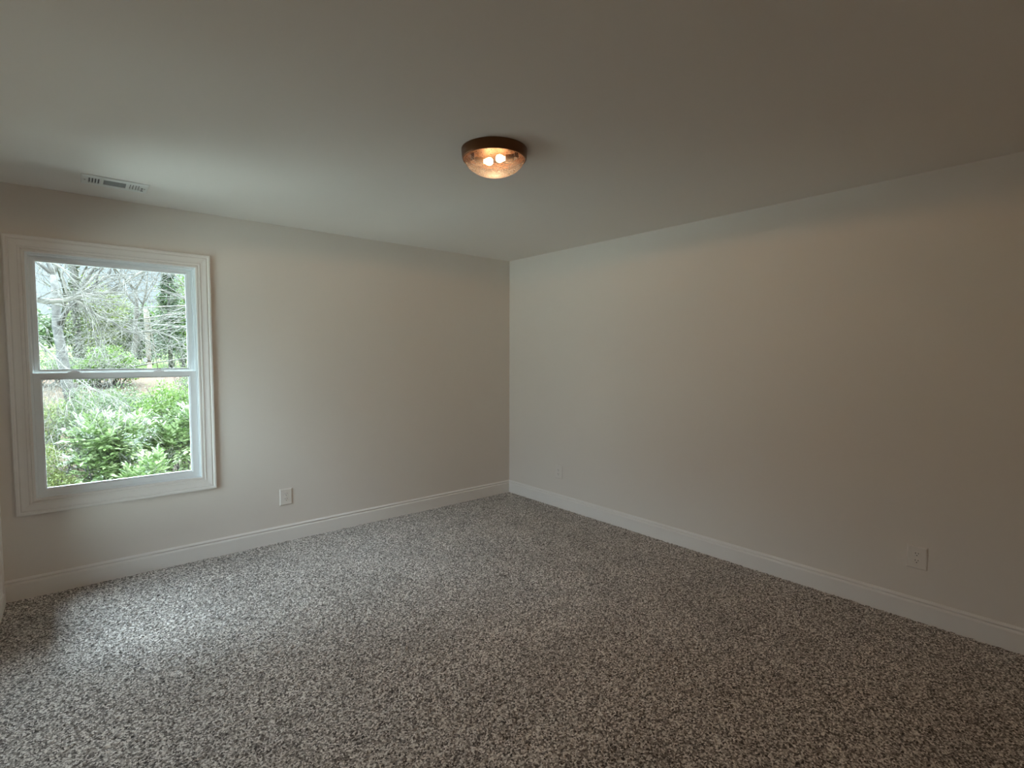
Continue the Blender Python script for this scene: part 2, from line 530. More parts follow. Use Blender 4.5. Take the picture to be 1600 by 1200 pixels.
# ------------------------------------------------------------------ windows
def window(name, width, z0, z1, loc, rotz):
    """local: x along the wall, +y outward, opening from x=0 to width."""
    root = empty(name, loc, rot=(0, 0, rotz))
    tagged(root, kind='structure')
    w = width
    # casing: mitred moulding, out = outward from the opening edge, y negative = into the room
    bm = bmesh.new()
    prof = [(-0.006, 0.0), (-0.006, -0.009), (-0.003, -0.011), (0.006, -0.011), (0.008, -0.0075), (0.0105, -0.0075), (0.013, -0.0125),
            (0.022, -0.014), (0.024, -0.0115), (0.028, -0.0115), (0.040, -0.013), (0.058, -0.017), (0.063, -0.0145), (0.066, -0.0145),
            (0.070, -0.0205), (0.080, -0.0215), (0.0845, -0.019), (0.0860, -0.015), (0.0860, 0.0)]
    picture_frame(bm, 0, w, z0, z1, prof)
    bm_obj('casing', bm, M_trim, root)
    # jamb lining + vinyl frame
    bm = bmesh.new()
    picture_frame(bm, 0, w, z0, z1, [(0, 0.0), (-0.006, 0.0), (-0.006, 0.012), (-0.011, 0.012), (-0.011, 0.020), (-0.016, 0.020), (-0.016, 0.058),
                                    (-0.022, 0.058), (-0.022, 0.066), (-0.022, 0.100), (-0.034, 0.100), (-0.034, 0.125), (0, 0.125)])
    bm_obj('frame', bm, M_vinyl, root)
    zc = z0 + (1.343 - 0.586)
    sx0, sx1 = 0.016, w - 0.016
    st = 0.036
    # upper (outer) sash
    def sash(nm, a0, a1, b0, b1, y0, y1, left, right, top, bot):
        bm = bmesh.new()
        g0, g1, h0, h1 = a0 + left, a1 - right, b0 + bot, b1 - top
        bv = 0.0022
        # stiles and rails as one closed ring with a stepped glazing bead
        def ring(c0, c1, d0, d1, y):
            return [bm.verts.new((x, y, z)) for x, z in ((c0, d0), (c1, d0), (c1, d1), (c0, d1))]
        R = [ring(a0, a1, b0, b1, y1), ring(a0, a1, b0, b1, y0 + bv), ring(a0 + bv, a1 - bv, b0 + bv, b1 - bv, y0),
             ring(g0 - 0.009, g1 + 0.009, h0 - 0.009, h1 + 0.009, y0), ring(g0 - 0.007, g1 + 0.007, h0 - 0.007, h1 + 0.007, y0 + 0.004),
             ring(g0, g1, h0, h1, y0 + 0.010), ring(g0, g1, h0, h1, y1)]
        for A, B in zip(R, R[1:] + R[:1]):
            for k in range(4):
                k2 = (k + 1) % 4
                bm.faces.new((A[k], A[k2], B[k2], B[k]))
        s = bm_obj(nm, bm, M_vinyl, root)
        bm = bmesh.new()
        ym = (y0 + y1) / 2
        box(bm, g0 - 0.004, g1 + 0.004, ym - 0.002, ym + 0.002, h0 - 0.004, h1 + 0.004)
        bm_obj('glass', bm, M_glass, s)
        return s
    ly0, ly1 = 0.022, 0.050
    uy0, uy1 = 0.066, 0.094
    us = sash('upper_sash', 0.022, w - 0.022, zc - 0.012, z1 - 0.022, uy0, uy1, 0.026, 0.034, 0.026, 0.034)
    ls = sash('lower_sash', sx0, sx1, z0 + 0.016, zc, ly0, ly1, 0.040, 0.045, 0.040, 0.040)
    # tilt latches / locks on the meeting rail
    for fx in (0.235, 0.735):
        bm = bmesh.new()
        xc = w * fx
        n = 14
        pts = [(-0.030, 0), (-0.030, 0.004), (-0.024, 0.0075), (-0.014, 0.012), (0.0, 0.014), (0.014, 0.012), (0.024, 0.0075), (0.030, 0.004), (0.030, 0)]
        A = [bm.verts.new((xc + x, ly0 + 0.002, zc + z)) for x, z in pts]
        B = [bm.verts.new((xc + x, ly0 + 0.020, zc + z * 0.8)) for x, z in pts]
        for k in range(len(pts)):
            k2 = (k + 1) % len(pts)
            bm.faces.new((A[k], B[k], B[k2], A[k2]))
        bm.faces.new(A); bm.faces.new(B[::-1])
        lk = bm_obj('sash_lock', bm, M_vinyl, ls)
        bm = bmesh.new()
        box(bm, xc - 0.010, xc + 0.016, ly0 + 0.004, ly0 + 0.012, zc + 0.0125, zc + 0.018, 0.002)
        bmesh.ops.transform(bm, matrix=Matrix.Identity(4), verts=bm.verts)
        # little thumb lever kept in the same mesh as the lock
        tmp = bpy.data.meshes.new('lever'); bm.to_mesh(tmp); bm.free()
        b2 = bmesh.new(); b2.from_mesh(lk.data); b2.from_mesh(tmp); b2.to_mesh(lk.data); b2.free()
        bpy.data.meshes.remove(tmp)
    return root
window('window_1', W1['x1'] - W1['x0'], W1['z0'], W1['z1'], (W1['x0'], 0, 0), 0)
window('window_2', W2['a1'] - W2['a0'], W2['z0'], W2['z1'], (XL, W2['a0'], 0), PI / 2)  # unseen window, added on a guess for daylight from the left

# ------------------------------------------------------------------ ceiling lamp
def ceiling_lamp():
    cx, cy = -1.935, -2.190
    root = empty('ceiling_light', (cx, cy, H))
    tagged(root, 'round bronze flush-mount ceiling light with seeded clear glass bowl, lit', 'ceiling light')
    bm = bmesh.new()
    lathe(bm, [(0.0, 0.0), (0.1575, 0.0), (0.1580, -0.004), (0.1565, -0.020), (0.1545, -0.0400), (0.1520, -0.0455), (0.1485, -0.0480),
               (0.1445, -0.0470), (0.1435, -0.0430), (0.1435, -0.006), (0.0, -0.006)], 96)
    bm_obj('canopy', bm, M_bronze, root, True)
    bm = bmesh.new()
    lathe(bm, [(0.1425, -0.0070), (0.1425, -0.0090), (0.0, -0.0100), (0.0, -0.0070)], 64)
    bm_obj('reflector_plate', bm, M_brass, root, False)
    bm = bmesh.new()
    n = 14
    R, D = 0.1430, 0.075
    outer = [(R * math.cos(t), -0.0460 - D * math.sin(t) ** 1.15 if t > 0 else -0.0460) for t in [PI / 2 * k / n for k in range(n + 1)]]
    outer[-1] = (0.0, -0.0460 - D)
    prof = [(R, -0.036)] + outer
    inner = [(max(r - 0.0035, 0.0), z + 0.0035) for r, z in reversed(prof)]
    lathe(bm, prof, 96)
    bm_obj('glass_bowl', bm, M_bowl, root, True)
    # two lamp holders facing each other, with bulbs
    for sgn, off in ((-1, -0.019), (1, -0.019)):
        ang = math.radians(-40)
        dx, dy = sgn * math.cos(ang) , sgn * math.sin(ang)
        d = Vector((dx, dy, 0))
        nrm = Vector((-dy, dx, 0))
        rotq = Vector((0, 0, 1)).rotation_difference(-d)   # local z points to the centre
        base = d * 0.092 + Vector((0, 0, -0.046)) + nrm * off
        bm = bmesh.new()
        lathe(bm, [(0, 0), (0.0205, 0), (0.0215, 0.004), (0.0205, 0.010), (0.0185, 0.036), (0.0165, 0.040), (0.0, 0.040)], 28)
        for v in bm.verts: v.co = rotq @ v.co + base
        h = bm_obj('lamp_holder', bm, M_holder, root, True)
        bm = bmesh.new()
        lo = base + d * 0.006
        box(bm, lo.x - 0.012, lo.x + 0.012, lo.y - 0.014, lo.y + 0.014, -0.044, -0.0085, 0.002)
        bm_obj('holder_bracket', bm, M_brass, h, False)
        bm = bmesh.new()
        lathe(bm, [(0, 0.0405), (0.0125, 0.0405), (0.0130, 0.046), (0.0185, 0.056), (0.0245, 0.068), (0.0265, 0.078), (0.0250, 0.089), (0.0190, 0.098), (0.0105, 0.103), (0, 0.1045)][:], 28)
        sc = 0.70
        for v in bm.verts:
            c = v.co.copy(); c.z = 0.0405 + (c.z - 0.0405) * sc; c.x *= sc; c.y *= sc
            v.co = rotq @ c + base
        bm_obj('bulb', bm, M_bulb, root, True)
ceiling_lamp()
lamp_light = bpy.data.lights.new('ceiling_lamp_light', 'SPOT')   # what the two bulbs throw into the room
lamp_light.energy = 20.0
lamp_light.color = (1.0, 0.64, 0.36)
lamp_light.spot_size = math.radians(178)
lamp_light.spot_blend = 0.08
lamp_light.shadow_soft_size = 0.012
lamp_light_o = bpy.data.objects.new('ceiling_lamp_light', lamp_light)
COL.objects.link(lamp_light_o)
lamp_light_o.location = (-1.935, -2.190, H - 0.072)

# ------------------------------------------------------------------ ceiling air register
def register():
    root = empty('ceiling_vent', (-3.292, -0.392, H))
    tagged(root, 'white rectangular air register in the ceiling above the window', 'ceiling vent')
    Lx, Ly = 0.1525, 0.098
    z = -0.006
    bm = bmesh.new()
    # plate built as strips around its slots (local, hanging below the ceiling)
    def strip(x0, x1, y0, y1, zz0=-0.0055, zz1=-0.0022): box(bm, x0, x1, y0, y1, zz0, zz1)
    ys0, ys1 = -0.052, 0.050
    slots = []
    xs = [-0.1210, -0.1075, -0.0940, -0.0805]
    xs2 = [0.0660, 0.0795, 0.0930, 0.1065]
    for x in xs: slots.append((x, x + 0.0080))
    slots.append((-0.054, 0.048))
    for x in xs2: slots.append((x, x + 0.0065))
    strip(-Lx + 0.006, Lx - 0.006, -Ly + 0.006, ys0)
    strip(-Lx + 0.006, Lx - 0.006, ys1, Ly - 0.006)
    cur = -Lx + 0.006
    for a, b in slots:
        strip(cur, a, ys0, ys1); cur = b
    strip(cur, Lx - 0.006, ys0, ys1)
    # turned-up bevelled rim
    picture_frame(bm, -Lx + 0.006, Lx - 0.006, -Ly + 0.006, Ly - 0.006, [(0, -0.0055), (0.0045, -0.0050), (0.006, 0.0), (0.0045, 0.0), (0, -0.0022)])
    # picture_frame works in x/z, so swap its last verts to x/y
    fr = bm.verts[:]
    bm.verts.ensure_lookup_table()
    for v in list(bm.verts)[-20:]:
        v.co = Vector((v.co.x, v.co.z, v.co.y))
    bm_obj('face_plate', bm, M_vent, root)
    bm = bmesh.new()
    for k in range(8):   # pressed louvres of the middle bay, closed
        y = ys0 + (k + 0.5) * (ys1 - ys0) / 8
        r = bmesh.ops.create_cube(bm, size=1)
        for v in r['verts']:
            c = v.co
            yy = c.y * 0.0135; zz = c.z * 0.0012
            v.co = Vector((-0.003 + c.x * 0.102, y + yy, -0.0032 + zz + yy * 0.12))
    bm_obj('louvre_panel', bm, M_damper, root)
    for lst, w in ((xs, 0.008), (xs2, 0.0065)):
        bm = bmesh.new()
        for x in lst:
            r = bmesh.ops.create_cube(bm, size=1)
            s = 1 if lst is xs2 else -1
            for v in r['verts']:
                c = v.co
                xx = c.x * 0.0040; 
                v.co = Vector((x + w / 2 + xx + s * 0.002, (ys0 + ys1) / 2 + c.y * (ys1 - ys0), -0.0020 + c.z * 0.001 + xx * 0.6 * s))
        bm_obj('louvre_bank', bm, M_vent if lst is xs2 else M_damper, root)
    bm = bmesh.new(); box(bm, -0.125, 0.120, ys0, ys1, -0.0012, -0.0002)
    bm_obj('duct_opening', bm, M_hole, root)
    for x in (-0.136, 0.136):
        bm = bmesh.new()
        lathe(bm, [(0, -0.0075), (0.0030, -0.0072), (0.0042, -0.0057), (0.0042, -0.0050), (0, -0.0050)], 16)
        for v in bm.verts: v.co += Vector((x, 0.0, 0))
        bm_obj('screw', bm, M_screw, root, True)
    bm = bmesh.new()
    box(bm, 0.1205, 0.1250, -0.020, 0.014, -0.0150, -0.0056, 0.001)
    box(bm, 0.1160, 0.1290, 0.006, 0.016, -0.0180, -0.0150, 0.001)
    bm_obj('damper_lever', bm, M_damper, root)
register()

# ------------------------------------------------------------------ outlets
def outlet_proto():
    root = empty('wall_outlet')
    pw, ph = 0.0925, 0.1265
    bm = bmesh.new()
    # bevelled plate; local: x along wall, z up, -y into the room
    def ring(w, h, y): return [bm.verts.new((sx * w / 2, y, sz * h / 2)) for sx, sz in ((-1, -1), (1, -1), (1, 1), (-1, 1))]
    rr = [ring(pw, ph, 0), ring(pw, ph, -0.0022), ring(pw - 0.003, ph - 0.003, -0.0040), ring(pw - 0.010, ph - 0.010, -0.0062), ring(pw - 0.016, ph - 0.016, -0.0066)]
    for A, B in zip(rr, rr[1:]):
        for k in range(4):
            bm.faces.new((A[k], A[(k + 1) % 4], B[(k + 1) % 4], B[k]))
    bm.faces.new(rr[-1]); bm.faces.new(rr[0][::-1])
    bm_obj('cover_plate', bm, M_plate, root)
    for zc in (-0.0195, 0.0195):
        bm = bmesh.new()
        n = 24; pts = []
        for k in range(n):
            t = 2 * PI * k / n
            pts.append((0.0172 * math.cos(t), max(-0.0142, min(0.0142, 0.0172 * math.sin(t)))))
        A = [bm.verts.new((x, -0.0060, zc + z)) for x, z in pts]
        B = [bm.verts.new((x, -0.0078, zc + z)) for x, z in pts]
        C2 = [bm.verts.new((x * 0.95, -0.0084, zc + z * 0.95)) for x, z in pts]
        for P, Q in ((A, B), (B, C2)):
            for k in range(n): bm.faces.new((P[k], P[(k + 1) % n], Q[(k + 1) % n], Q[k]))
        bm.faces.new(C2)
        r = bm_obj('receptacle', bm, M_plate, root)
        for sx, sh in ((-0.0064, 0.0080), (0.0064, 0.0066)):
            bm = bmesh.new()
            box(bm, sx - 0.0013, sx + 0.0013, -0.0087, -0.0080, zc + 0.0045 - sh / 2, zc + 0.0045 + sh / 2)
            bm_obj('slot', bm, M_slot, r)
        bm = bmesh.new()
        lathe(bm, [(0, 0.0), (0.0028, 0.0), (0.0028, 0.0007), (0, 0.0007)], 14)
        for v in bm.verts: v.co = Vector((v.co.x, -0.0080 - v.co.z, zc - 0.0075 + v.co.y))
        bm_obj('ground_hole', bm, M_slot, r)
    bm = bmesh.new()
    lathe(bm, [(0, 0), (0.0032, 0), (0.0028, 0.0010), (0, 0.0012)], 16)
    for v in bm.verts: v.co = Vector((v.co.x, -0.0064 - v.co.z, v.co.y))
    bm_obj('screw', bm, M_plate, root, True)
    return root
def copy_tree(o, parent=None):
    c = o.copy(); COL.objects.link(c); c.parent = parent
    for ch in [k for k in o.children]:
        copy_tree(ch, c)
    return c
op = outlet_proto()
for i, (loc, rz, lab) in enumerate([
        ((-2.282, -0.0002, 0.350), 0, 'white duplex outlet low on the far wall, right of the window'),
        ((-0.0002, -3.499, 0.352), -PI / 2, 'white duplex outlet low on the right wall, nearest the camera'),
        ((-0.0002, -0.742, 0.341), -PI / 2, 'white duplex outlet low on the right wall, close to the room corner')]):
    o = op if i == 0 else copy_tree(op)
    o.location = loc; o.rotation_euler = (0, 0, rz)
    tagged(o, lab, 'wall outlet', 'duplex outlets around the room')

# ================================================================== outdoors
def terrain(x, y):
    pts = [(-60, -1.3), (4, -1.3), (8, -1.05), (10, -0.85), (13, -0.05), (16, 0.55), (19, 0.80), (24, 0.95), (40, 1.5), (90, 3.0)]
    for (a, za), (b, zb) in zip(pts, pts[1:]):
        if y <= b:
            t = max(0.0, min(1.0, (y - a) / (b - a)))
            return za + (zb - za) * t
    return pts[-1][1]
ys = [-60, -20, -5, 2, 4, 6, 8, 9, 10, 11, 12, 13, 14, 15, 16, 17.5, 19, 21, 24, 30, 40, 60, 90]
xs = [-70, -40, -20, -12, -8, -6, -5, -4, -3, -2, -1, 0, 2, 4, 8, 14, 30, 60]
rnd = random.Random(5)
V = [(x, y, terrain(x, y) + (rnd.uniform(-0.05, 0.05) if 3 < y < 35 else 0)) for y in ys for x in xs]
F = [(j * len(xs) + i, j * len(xs) + i + 1, (j + 1) * len(xs) + i + 1, (j + 1) * len(xs) + i) for j in range(len(ys) - 1) for i in range(len(xs) - 1)]
tagged(mesh_obj('ground', V, F, M_ground, smooth=True), kind='structure')

# ---- branching
def rot_about(v, axis, ang): return Matrix.Rotation(ang, 3, axis) @ v
class Wood:
    def __init__(s): s.v = []; s.f = []; s.tips = []
    def tube(s, pts, rads, sides=5):
        base = len(s.v)
        n = len(pts)
        for i, (p, r) in enumerate(zip(pts, rads)):
            d = (pts[min(i + 1, n - 1)] - pts[max(i - 1, 0)]).normalized()
            a = d.cross(Vector((0.31, 0.17, 0.94)) if abs(d.z) < 0.9 else Vector((1, 0, 0))).normalized()
            b = d.cross(a)
            for k in range(sides):
                t = 2 * PI * k / sides
                s.v.append(p + a * (r * math.cos(t)) + b * (r * math.sin(t)))
        for i in range(n - 1):
            for k in range(sides):
                k2 = (k + 1) % sides
                s.f.append((base + i * sides + k, base + i * sides + k2, base + (i + 1) * sides + k2, base + (i + 1) * sides + k))
        s.f.append(tuple(base + (n - 1) * sides + k for k in range(sides)))
        s.f.append(tuple(base + k for k in reversed(range(sides))))
    def grow(s, rng, p, d, length, r, depth, wob=0.25, kids=4, spread=0.75, grav=0.0, sides=5, shrink=0.62, end=0.45):
        n = 5
        pts = [p.copy()]; rads = [r]
        cur = p.copy(); dd = d.normalized()
        for i in range(n):
            dd = (dd + Vector((rng.uniform(-wob, wob), rng.uniform(-wob, wob), rng.uniform(-wob, wob) - grav)) * 0.6).normalized()
            cur = cur + dd * (length / n)
            pts.append(cur.copy()); rads.append(r * (1 - (1 - end) * (i + 1) / n))
        s.tube(pts, rads, sides)
        if depth == 0:
            s.tips.append((pts[-1], dd)); s.tips.append((pts[3], dd))
            return
        for k in range(kids):
            i = rng.randint(2, n) if k else n
            q = pts[i]
            ax = Vector((rng.uniform(-1, 1), rng.uniform(-1, 1), rng.uniform(-1, 1))).normalized()
            nd = rot_about(dd, dd.cross(ax).normalized(), rng.uniform(0.35, spread))
            s.grow(rng, q, nd, length * shrink * rng.uniform(0.75, 1.15), max(rads[i] * 0.62, 0.003), depth - 1, wob, kids, spread, grav, max(3, sides - 1), shrink, end)

class Leaves:
    def __init__(s): s.v = []; s.f = []
    def leaf(s, p, d, nrm, L, W):
        b = len(s.v)
        side = d.cross(nrm).normalized()
        m1 = p + d * (L * 0.35) - nrm * (L * 0.03)
        m2 = p + d * (L * 0.72) - nrm * (L * 0.02)
        s.v += [p, m1 + side * (W / 2) + nrm * (W * 0.14), m2 + side * (W * 0.42) + nrm * (W * 0.1), p + d * L - nrm * (L * 0.08),
                m2 - side * (W * 0.42) + nrm * (W * 0.1), m1 - side * (W / 2) + nrm * (W * 0.14), m1, m2]
        s.f += [(b, b + 1, b + 6), (b + 1, b + 2, b + 7, b + 6), (b + 2, b + 3, b + 7), (b + 3, b + 4, b + 7), (b + 4, b + 5, b + 6, b + 7), (b + 5, b, b + 6)]
    def small(s, p, d, nrm, L, W):
        b = len(s.v)
        side = d.cross(nrm).normalized() * (W / 2)
        s.v += [p, p + d * (L * .5) + side, p + d * L, p + d * (L * .5) - side]
        s.f += [(b, b + 1, b + 2, b + 3)]

def rv(rng, up=0.0):
    while True:
        v = Vector((rng.uniform(-1, 1), rng.uniform(-1, 1), rng.uniform(-1, 1)))
        if 0.05 < v.length < 1: break
    v = v.normalized()
    v.z += up
    return v.normalized()

def blob_points(rng, centre, rad, n, shell=0.55):
    out = []
    for _ in range(n):
        v = rv(rng)
        t = rng.uniform(shell, 1.0)
        k = 0.82 + 0.18 * math.sin(v.x * 7 + centre[0] * 3) * math.sin(v.y * 6 + 1.3) + 0.12 * math.sin(v.z * 9)
        out.append(Vector((centre[0] + v.x * rad[0] * t * k, centre[1] + v.y * rad[1] * t * k, centre[2] + v.z * rad[2] * t * k)))
    return out

def tree(name, label, cat, base, height, r, seed, bark, leafmat=None, nleaf=0, lsize=0.06, lean=(0, 0), kids=4, depth=4, group=None, crown=0.3, spread=0.8, trunk=0.5, wob=0.22, per_tip=0):
    rng = random.Random(seed)
    W = Wood()
    x, y = base
    z = terrain(x, y) - 0.1
    d = Vector((lean[0], lean[1], 1)).normalized()
    W.grow(rng, Vector((0, 0, 0)), d, height * trunk, r, depth, wob, kids, spread, -0.02, 7, 0.66, 0.6)
    root = empty(name, (x, y, z))
    tagged(root, label, cat, group)
    mesh_obj('trunk', W.v, W.f, bark, root, True)
    if leafmat and per_tip:
        Lf = Leaves()
        for p, dd in W.tips:
            for _ in range(per_tip):
                q = p + rv(rng) * rng.uniform(0, crown)
                Lf.small(q, rv(rng), rv(rng, 0.6), lsize * rng.uniform(0.7, 1.3), lsize * 0.6)
        mesh_obj('foliage', Lf.v, Lf.f, leafmat, root)
    return root

def bush(name, label, cat, base, blobs, n, lsize, mat, seed, aspect=0.5, stems=9, group=None, cluster=1, stemmat=None, zoff=0, up=0.5, shell=0.5, droop=0.0):
    """blobs: list of (dx, dy, dz, rx, ry, rz) crowns relative to the base"""
    rng = random.Random(seed)
    x, y = base
    z = terrain(x, y) - 0.05 + zoff
    root = empty(name, (x, y, z))
    tagged(root, label, cat, group)
    Wd = Wood()
    for _ in range(stems):
        bl = rng.choice(blobs)
        tgt = Vector((bl[0] + rng.uniform(-.6, .6) * bl[3], bl[1] + rng.uniform(-.6, .6) * bl[4], bl[2] + rng.uniform(-.3, .8) * bl[5]))
        p0 = Vector((bl[0] * 0.4 + rng.uniform(-.15, .15), bl[1] * 0.4 + rng.uniform(-.15, .15), 0))
        d = tgt - p0
        Wd.grow(rng, p0, d, d.length * 0.8, 0.018, 2, 0.2, 4, 0.8, 0.0, 4, 0.5, 0.4)
    mesh_obj('stem', Wd.v, Wd.f, stemmat or M_bark, root, True)
    Lf = Leaves()
    tot = sum(b[3] * b[4] + b[3] * b[5] for b in blobs)
    for bl in blobs:
        k = int(n * (bl[3] * bl[4] + bl[3] * bl[5]) / tot)
        pts = blob_points(rng, bl[:3], bl[3:], max(1, k // cluster), shell)
        c = Vector(bl[:3])
        for p in pts:
            if cluster == 1:
                if lsize > 0.08: Lf.leaf(p, rv(rng, -droop), rv(rng, up + .4), lsize * rng.uniform(.7, 1.2), lsize * aspect)
                else: Lf.small(p, rv(rng, -droop), rv(rng, up), lsize * rng.uniform(.7, 1.3), lsize * aspect)
            else:
                # a leafy shoot: leaves alternate along a twig pointing outward
                out = (p - c); out.z = out.z * 0.8 + 0.10; out = (out.normalized() + rv(rng) * 0.55).normalized()
                sidev = out.cross(Vector((0, 0, 1)))
                if sidev.length < 0.1: sidev = Vector((1, 0, 0))
                sidev.normalize()
                nrm = sidev.cross(out).normalized()
                if nrm.z < 0: nrm = -nrm
                for j in range(cluster):
                    s = 1 if j % 2 else -1
                    q = p + out * (j * lsize * 0.24)
                    ld = (out * rng.uniform(.45, .9) + sidev * s * rng.uniform(.5, 1.0) + nrm * rng.uniform(-.1, .35)).normalized()
                    if j == cluster - 1: ld = out
                    Lf.leaf(q, ld, (nrm + rv(rng) * 0.3).normalized(), lsize * rng.uniform(.75, 1.15), lsize * aspect)
    mesh_obj('foliage', Lf.v, Lf.f, mat, root)
    return root

# near shrubs seen through the lower sash
bush('laurel_shrub', 'pale glossy long-leaved shrub outside, in the middle of the lower window pane', 'shrub', (-3.25, 6.3),
     [(0.0, 0, 0.95, 0.42, 0.45, 0.42), (-0.05, -0.1, 1.35, 0.36, 0.4, 0.30), (0.35, 0.1, 1.30, 0.40, 0.4, 0.34), (0.1, 0.0, 0.75, 0.35, 0.4, 0.3)],
     3600, 0.115, M_laurel, 11, 0.36, 10, 'long-leaved shrubs outside the window', 8)
bush('laurel_shrub', 'pale glossy long-leaved shrub outside, at the right edge of the lower window pane', 'shrub', (-2.15, 6.6),
     [(0.0, 0, 1.05, 0.45, 0.45, 0.40), (0.25, 0.1, 1.35, 0.45, 0.4, 0.32), (-0.2, 0.1, 0.95, 0.36, 0.4, 0.32)],
     3000, 0.115, M_laurel, 12, 0.36, 10, 'long-leaved shrubs outside the window', 8)
bush('laurel_shrub', 'small pale long-leaved shrub outside, at the bottom centre of the lower window pane', 'shrub', (-2.78, 5.6),
     [(0.0, 0, 0.72, 0.24, 0.3, 0.20), (0.14, 0, 0.92, 0.2, 0.25, 0.15)],
     700, 0.115, M_laurel, 13, 0.36, 6, 'long-leaved shrubs outside the window', 8)
bush('leafy_bush', 'bright green leafy bush outside, at the upper right of the lower window pane', 'bush', (-2.0, 8.6),
     [(0.0, 0, 1.40, 0.75, 0.6, 0.58), (0.75, 0.2, 1.35, 0.7, 0.6, 0.62), (-0.45, -0.3, 0.95, 0.6, 0.6, 0.6), (0.4, -0.3, 0.7, 0.6, 0.5, 0.6)],
     11000, 0.062, M_bright, 14, 0.55, 14)
bush('leafy_bush', 'grey-green twiggy bush outside, at the top centre of the lower window pane', 'bush', (-3.35, 9.6),
     [(0.0, 0, 1.30, 0.55, 0.5, 0.52), (0.6, 0.1, 1.30, 0.55, 0.5, 0.52), (-0.3, -0.4, 0.75, 0.5, 0.5, 0.55), (0.4, -0.4, 0.7, 0.5, 0.5, 0.6), (1.0, 0, 1.1, .4, .4, .5)],
     9000, 0.050, M_thick, 15, 0.45, 20, stemmat=M_pale)
bush('yellow_green_bush', 'low yellow-green bush outside, in the lower left corner of the window', 'bush', (-4.0, 6.4),
     [(0.0, 0, 0.60, 0.42, 0.4, 0.55), (0.28, -0.1, 0.55, 0.3, 0.4, 0.50), (-0.5, 0, 0.8, 0.5, 0.5, 0.6), (0.05, 0.1, 1.05, 0.3, 0.4, 0.32)],
     6500, 0.042, M_yellow, 16, 0.5, 16, stemmat=M_pale)
bush('low_brush', 'low green brush on the leaf litter under the right shrub', 'bush', (-1.75, 7.6),
     [(0.0, 0, 0.18, 0.6, 0.5, 0.22), (-0.8, 0.2, 0.16, 0.5, 0.5, 0.2)],
     2200, 0.05, M_bright, 17, 0.5, 8)
bush('low_brush', 'low brown-green brush on the leaf litter under the middle shrub', 'bush', (-3.1, 7.9),
     [(0.0, 0, 0.15, 0.6, 0.5, 0.2), (-0.7, 0.2, 0.2, 0.5, 0.5, 0.25)],
     1800, 0.05, M_yellow, 18, 0.5, 12, stemmat=M_pale)

bush('yellow_green_bush', 'taller yellow-green bush outside, behind the bare sapling at the left window edge', 'bush', (-4.35, 9.4),
     [(0.0, 0, 1.25, 0.55, 0.5, 0.55), (0.45, 0.1, 1.05, 0.45, 0.5, 0.55), (-0.5, 0, 1.1, 0.5, 0.5, 0.6), (0.1, -0.3, 0.6, 0.6, 0.5, 0.5)],
     7000, 0.048, M_yellow, 19, 0.5, 16, stemmat=M_pale)
# bare sapling in front of them on the left
rng = random.Random(21)
W = Wood()
W.grow(rng, Vector((0, 0, 0)), Vector((-0.05, 0, 1)), 1.35, 0.024, 3, 0.25, 5, 1.0, 0.04, 5, 0.6, 0.5)
W.grow(rng, Vector((0.03, 0, 0)), Vector((0.22, 0.1, 1)), 1.55, 0.020, 3, 0.25, 5, 1.0, 0.04, 5, 0.6, 0.5)
root = mesh_obj('bare_sapling', W.v, W.f, M_pale, None, True, loc=(-3.95, 6.9, terrain(0, 6.9) - 0.05))
tagged(root, 'bare pale sapling outside, behind the upper left of the lower window pane', 'sapling')

